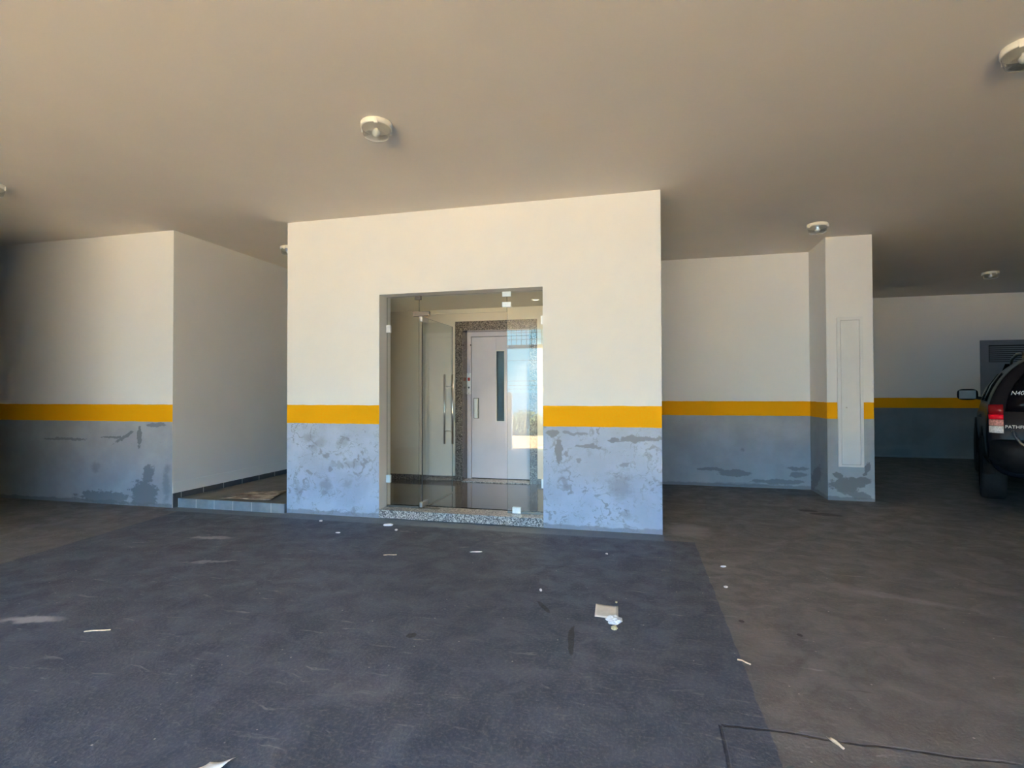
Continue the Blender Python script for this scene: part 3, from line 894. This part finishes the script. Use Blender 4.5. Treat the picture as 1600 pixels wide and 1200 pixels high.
# ------------------------------------------------------------------ litter
m_paper = simple('dirty_paper', (.74, .71, .66), .7, 0, .06, 25)
m_paper_w = simple('white_tissue', (.82, .84, .88), .7, 0, .05, 60)
m_yellow_bit = simple('yellow_crumb', (.62, .60, .38), .7, 0, .2, 80)
m_leaf = simple('dry_leaf', (.72, .66, .52), .7, 0, .15, 60)
m_straw = simple('dry_straw', (.70, .60, .42), .7, 0, .15, 60)
m_chip = simple('pale_chip', (.70, .70, .68), .7, 0, .1, 60)


def sheet(name, corners, mat, seed, lift, thick=.0008, n=8, fold=None):
    """a slightly curled sheet between four corner points on the floor"""
    rnd = random.Random(seed)
    a, b, c, d = [Vector((p[0], p[1], 0)) for p in corners]
    cen = (a + b + c + d) / 4
    bm = bmesh.new(); rows = []
    ph = [rnd.uniform(0, 6) for _ in range(4)]
    for i in range(n + 1):
        r = []
        for j in range(n + 1):
            u, v = j / n, i / n
            p = (a * (1 - u) + b * u) * (1 - v) + (d * (1 - u) + c * u) * v - cen
            z = .0015 + lift * (.5 + .25 * math.sin(5 * u + ph[0]) + .25 * math.sin(6 * v + 3 * u + ph[1]))
            if fold and abs(u - v * fold) < .07: z += lift * .5
            r.append(bm.verts.new((p.x, p.y, z)))
        rows.append(r)
    for p, q in zip(rows, rows[1:]):
        for j in range(n): bm.faces.new((p[j], p[j + 1], q[j + 1], q[j]))
    o = obj(name, bm, mat, smooth=True); o.location = cen
    s = o.modifiers.new('thick', 'SOLIDIFY'); s.thickness = thick; s.offset = 1
    return o


def lump(name, loc, size, mat, seed, rz=0.0, crumple=.3):
    rnd = random.Random(seed)
    bm = bmesh.new(); bmesh.ops.create_icosphere(bm, subdivisions=3, radius=1)
    for v in bm.verts:
        k = 1 + rnd.uniform(-crumple, crumple)
        v.co = Vector((v.co.x * size[0] * k, v.co.y * size[1] * k, max(v.co.z * k, -.8) * size[2]))
    mz = min(v.co.z for v in bm.verts)
    for v in bm.verts: v.co.z -= mz
    o = obj(name, bm, mat); o.location = (*loc, 0.0005); o.rotation_euler = (0, 0, rz)
    return o


o = sheet('paper_card', [(-.325, 3.441), (-.188, 3.443), (-.178, 3.262), (-.314, 3.245)], m_paper, 3, .006)
tag(o, 'rectangular creased off-white card lying on the drive', 'paper')
tag(lump('crumpled_tissue', (-.198, 3.215), (.042, .05, .014), m_paper_w, 5), 'crumpled white tissue touching the near edge of the card', 'paper')
tag(lump('yellow_crumb', (-.192, 3.115), (.018, .024, .008), m_yellow_bit, 6, 0, .15), 'yellowish crumb just in front of the crumpled tissue', 'litter')
tag(lump('yellow_crumb', (-.203, 3.503), (.007, .009, .005), m_yellow_bit, 7, 0, .15), 'tiny yellowish crumb behind the off-white card', 'litter')
tag(sheet('dry_leaf', [(.655, 2.335), (.672, 2.335), (.700, 2.275), (.688, 2.268)], m_leaf, 9, .008, n=5), 'pale dry leaf on the brownish floor near the front', 'leaf')
tag(sheet('torn_paper', [(-1.53, 1.645), (-1.455, 1.685), (-1.475, 1.60), (-1.55, 1.58)], m_paper_w, 11, .012, n=6), 'torn white scrap at the bottom edge of the photo', 'paper')
bits = [((-2.518, 4.975), (.048, .026, .012), m_paper_w, 'largest white scrap below the granite sill'),
        ((-2.359, 4.824), (.014, .016, .008), m_chip, 'small grey chip in front of the white scrap by the sill'),
        ((-3.283, 4.985), (.016, .018, .008), m_chip, 'small white chip at the foot of the wall left of the entrance'),
        ((-2.853, 4.608), (.022, .012, .006), m_chip, 'white flake on the drive left of the sill'),
        ((-.705, 3.596), (.008, .02, .006), m_paper_w, 'tiny white chip on the drive to the left of the card'),
        ((-.337, 4.527), (.01, .014, .005), m_chip, 'tiny pale chip on the drive below the right end of the grey wall'),
        ((.543, 4.405), (.022, .012, .006), m_paper_w, 'white flake on the brownish floor, farthest along the drive edge'),
        ((.502, 3.951), (.014, .012, .006), m_chip, 'pale flake on the brownish floor, second along the drive edge'),
        ((-1.393, 4.327), (.05, .008, .005), m_chip, 'thin white sliver on the drive in front of the open glass door')]
for i, (xy, sz, mt, lab) in enumerate(bits):
    tag(lump('litter_scrap', xy, sz, mt, 20 + i, .3, .2), lab, 'litter', 'small scraps on the garage floor')
for i, (p, q, lab) in enumerate((((-3.05, 2.375), (-2.93, 2.43), 'dry straw stalk at the left of the drive'), ((-2.10, 4.065), (-2.0, 4.10), 'dry straw stalk in front of the granite sill'), ((.42, 2.90), (.475, 2.865), 'pale stalk lying across the edge of the drive'))):
    bm = bmesh.new(); a, b = Vector((*p, .004)), Vector((*q, .004)); c = (a + b) / 2
    tube(bm, [a - c, (a - c) * .4 + Vector((.004, .006, .001)), (b - c) * .5, b - c], .0035, 6)
    o = obj('straw_stalk', bm, m_straw); o.location = (c.x, c.y, .004)
    tag(o, lab, 'straw', 'dry stalks on the garage floor')


def cardboard():
    M = Mat('wet_cardboard'); v = M.coord()
    n = M.noise(v, 7, 5, .65); k = M.noise(M.vadd(v, (4.0, 1.0, 0)), 5, 4)
    c = M.mix(n.step(.4, .62), (.22, .17, .13), (.58, .50, .39))
    c = M.mix(k.step(.55, .68) * .8, c, (.17, .08, .065))
    M.base(c, .8)
    return M.m


o = sheet('cardboard_sheet', [(-4.80, 5.30), (-4.72, 5.80), (-4.36, 5.92), (-4.18, 5.36)], cardboard(), 15, .016, .002, 12)
o.location.z = .10
tag(o, 'crushed brown cardboard sheet lying on the raised corridor floor', 'cardboard')

# ------------------------------------------------------------------ outdoors, seen mirrored in the glass
def outdoor_ground():
    M = Mat('dry_grass_slope'); v = M.coord(); x, y, z = M.xyz(v)
    n = M.noise(v, 1.5, 6, .65); f = M.noise(v, 22, 4, .6)
    c = M.mix(n.step(.35, .65), (.13, .082, .030), (.19, .125, .05))
    c = M.mix(f.step(.55, .75) * .4, c, (.10, .08, .03))
    # pale warm ground added out of view, bouncing sunlight up into the garage
    e = (M.noise(v, .8, 3) - .5) * .5
    bounce = (x + e + 3.6).step(0, .25) * (x * -1 + 14.0).step(0, 1)
    bounce = bounce.max((x * -1 + e - 11.0).step(0, .5))
    c = M.mix(bounce, c, M.mix(n.step(.35, .65), (.72, .47, .17), (.86, .58, .22)))
    M.base(c, .95)
    return M.m


m_grass = outdoor_ground()
bm = bmesh.new()
rows = []
prof = [(OPEN_Y - .3, RAMP_Z - .01), (-7.0, RAMP_Z - .02), (-9.0, RAMP_Z - .04), (-13.5, -.62), (-16, -1.5), (-26, -6.0), (-60, -26), (-120, -60), (-170, -82)]
for y, z in prof:
    rows.append([bm.verts.new((x, y, z + (0.12 * math.sin(x * .7) if y < -14 else 0))) for x in range(-60, 61, 4)])
for a, b in zip(rows, rows[1:]):
    for j in range(len(a) - 1): bm.faces.new((a[j], a[j + 1], b[j + 1], b[j]))
st(obj('ground', bm, m_grass, smooth=True), 'sunlit dry grass slope outside, mirrored in the right glass panel', 'ground')
M = Mat('sea_water'); v = M.coord()
M.base((.004, .022, .05), .12, 0, .35); M.bump(M.noise(v, .05, 4), .3, 1.0)
bm = bmesh.new(); box(bm, -40000, 40000, -40000, -150, -82, -80)
tag(obj('sea', bm, M.m), 'blue sea up to the horizon, mirrored in the right glass panel', 'sea', kind='stuff')


def shrub(name, loc, rx, rz, seed, lab):
    rnd = random.Random(seed)
    t = empty(name, loc); tag(t, lab, 'shrub', 'shrubs on the slope outside')
    M = Mat('shrub_leaf'); v = M.coord(); n = M.noise(v, 9, 3)
    M.base(M.mix(n.step(.35, .65), (.035, .055, .015), (.10, .11, .035)), .8)
    bm = bmesh.new()
    for i in range(1500):
        d = Vector((rnd.gauss(0, 1), rnd.gauss(0, 1), rnd.gauss(0, 1))).normalized() * rnd.uniform(.55, 1.0)
        p = Vector((d.x * rx, d.y * rx, rz + d.z * rz))
        a = Vector((rnd.gauss(0, 1), rnd.gauss(0, 1), rnd.gauss(0, 1))).normalized(); b = a.orthogonal().normalized()
        s = rnd.uniform(.05, .10)
        bm.faces.new([bm.verts.new(p + a * s * 1.6), bm.verts.new(p + b * s * .6), bm.verts.new(p - a * s * 1.6), bm.verts.new(p - b * s * .6)])
    me = bpy.data.meshes.new('foliage'); bm.to_mesh(me); bm.free(); me.materials.append(M.m)
    o = bpy.data.objects.new('foliage', me); C.objects.link(o); o.parent = t
    bm = bmesh.new()
    for k in range(5): tube(bm, [(0, 0, -.3), (rnd.uniform(-.2, .2) * rx, rnd.uniform(-.2, .2) * rx, rz * .5), (rnd.uniform(-.6, .6) * rx, rnd.uniform(-.6, .6) * rx, rz * 1.3)], .02, 6)
    obj('stem', bm, simple('bark', (.12, .09, .06), .9), t)


shrub('shrub', (-5.55, -13.6, -1.2), 1.15, .85, 1, 'round green shrub mirrored at the lower right of the glass panel')
shrub('shrub', (-3.0, -14.6, -1.5), 1.1, .75, 2, 'second green shrub behind the grass, mirrored at the right edge of the glass')

# grille over the entrance
gr = empty('entrance_grille', ((OPEN_X0 + OPEN_X1) / 2, OPEN_Y - .12, 2.64)); tag(gr, 'steel grille over the garage entrance, mirrored at the top of the right glass', 'grille')
hwg = (OPEN_X1 - OPEN_X0) / 2 - .004
boxes('beam', [(-hwg, hwg, -.05, .05, 0, .105)], simple('grey_gate_paint', (.16, .18, .19), .5), gr, .004)
bm = bmesh.new()
for i in range(1, int(2 * hwg / .155) + 1):
    x = -hwg + i * .155
    box(bm, x - .009, x + .009, -.009, .009, .105, HC - 2.645)
obj('bar_grid', bm, simple('dark_gate_bars', (.06, .07, .075), .5), gr)
for z in (.27, .48): boxes('rail', [(-hwg, hwg, -.014, .014, z - .009, z + .009)], simple('dark_gate_rail', (.06, .07, .075), .5), gr)
bm = bmesh.new(); box(bm, -.07, .07, -.07, .07, 0, 1.78); lathe(bm, [(.05, 1.78), (.075, 1.81), (.04, 1.86)], 12)
gp = obj('gate_post', bm, simple('weathered_white_post', (.72, .66, .58), .7, 0, .2, 25), bevel=.006); gp.location = (-4.23, OPEN_Y - .75, RAMP_Z - .012)
tag(gp, 'low weathered white gate post outside, mirrored at the left of the right glass panel', 'post')

# power lines and their poles beyond the slope
PY = -25.0
for x, lab in ((-30.0, 'wooden power pole carrying the wires at their far left'), (14.0, 'wooden power pole carrying the wires at their far right')):
    bm = bmesh.new(); tube(bm, [(0, 0, 0), (0, 0, 12.0)], .12, 10)
    for z in (11.4, 10.03, 9.5): box(bm, -.05, .05, -.5, .5, z - .05, z + .05)
    p = obj('power_pole', bm, simple('pole_timber', (.17, .13, .09), .9)); p.location = (x, PY, -8.0)
    tag(p, lab, 'pole', 'power poles')
for z, lab in ((3.56, 'highest power line across the mirrored sky'), (2.19, 'second power line from the top across the mirrored sky'), (1.88, 'third power line from the top across the mirrored sky'), (1.64, 'lowest power line just above the mirrored horizon')):
    bm = bmesh.new(); tube(bm, [(-30 + 2 * i + 8, 0, -.12 * (1 - ((i - 11) / 11) ** 2)) for i in range(23)], .016, 6)
    o = obj('power_line', bm, m_black); o.location = (-8.0, PY + .17, z)
    tag(o, lab, 'power line', 'power lines over the slope')
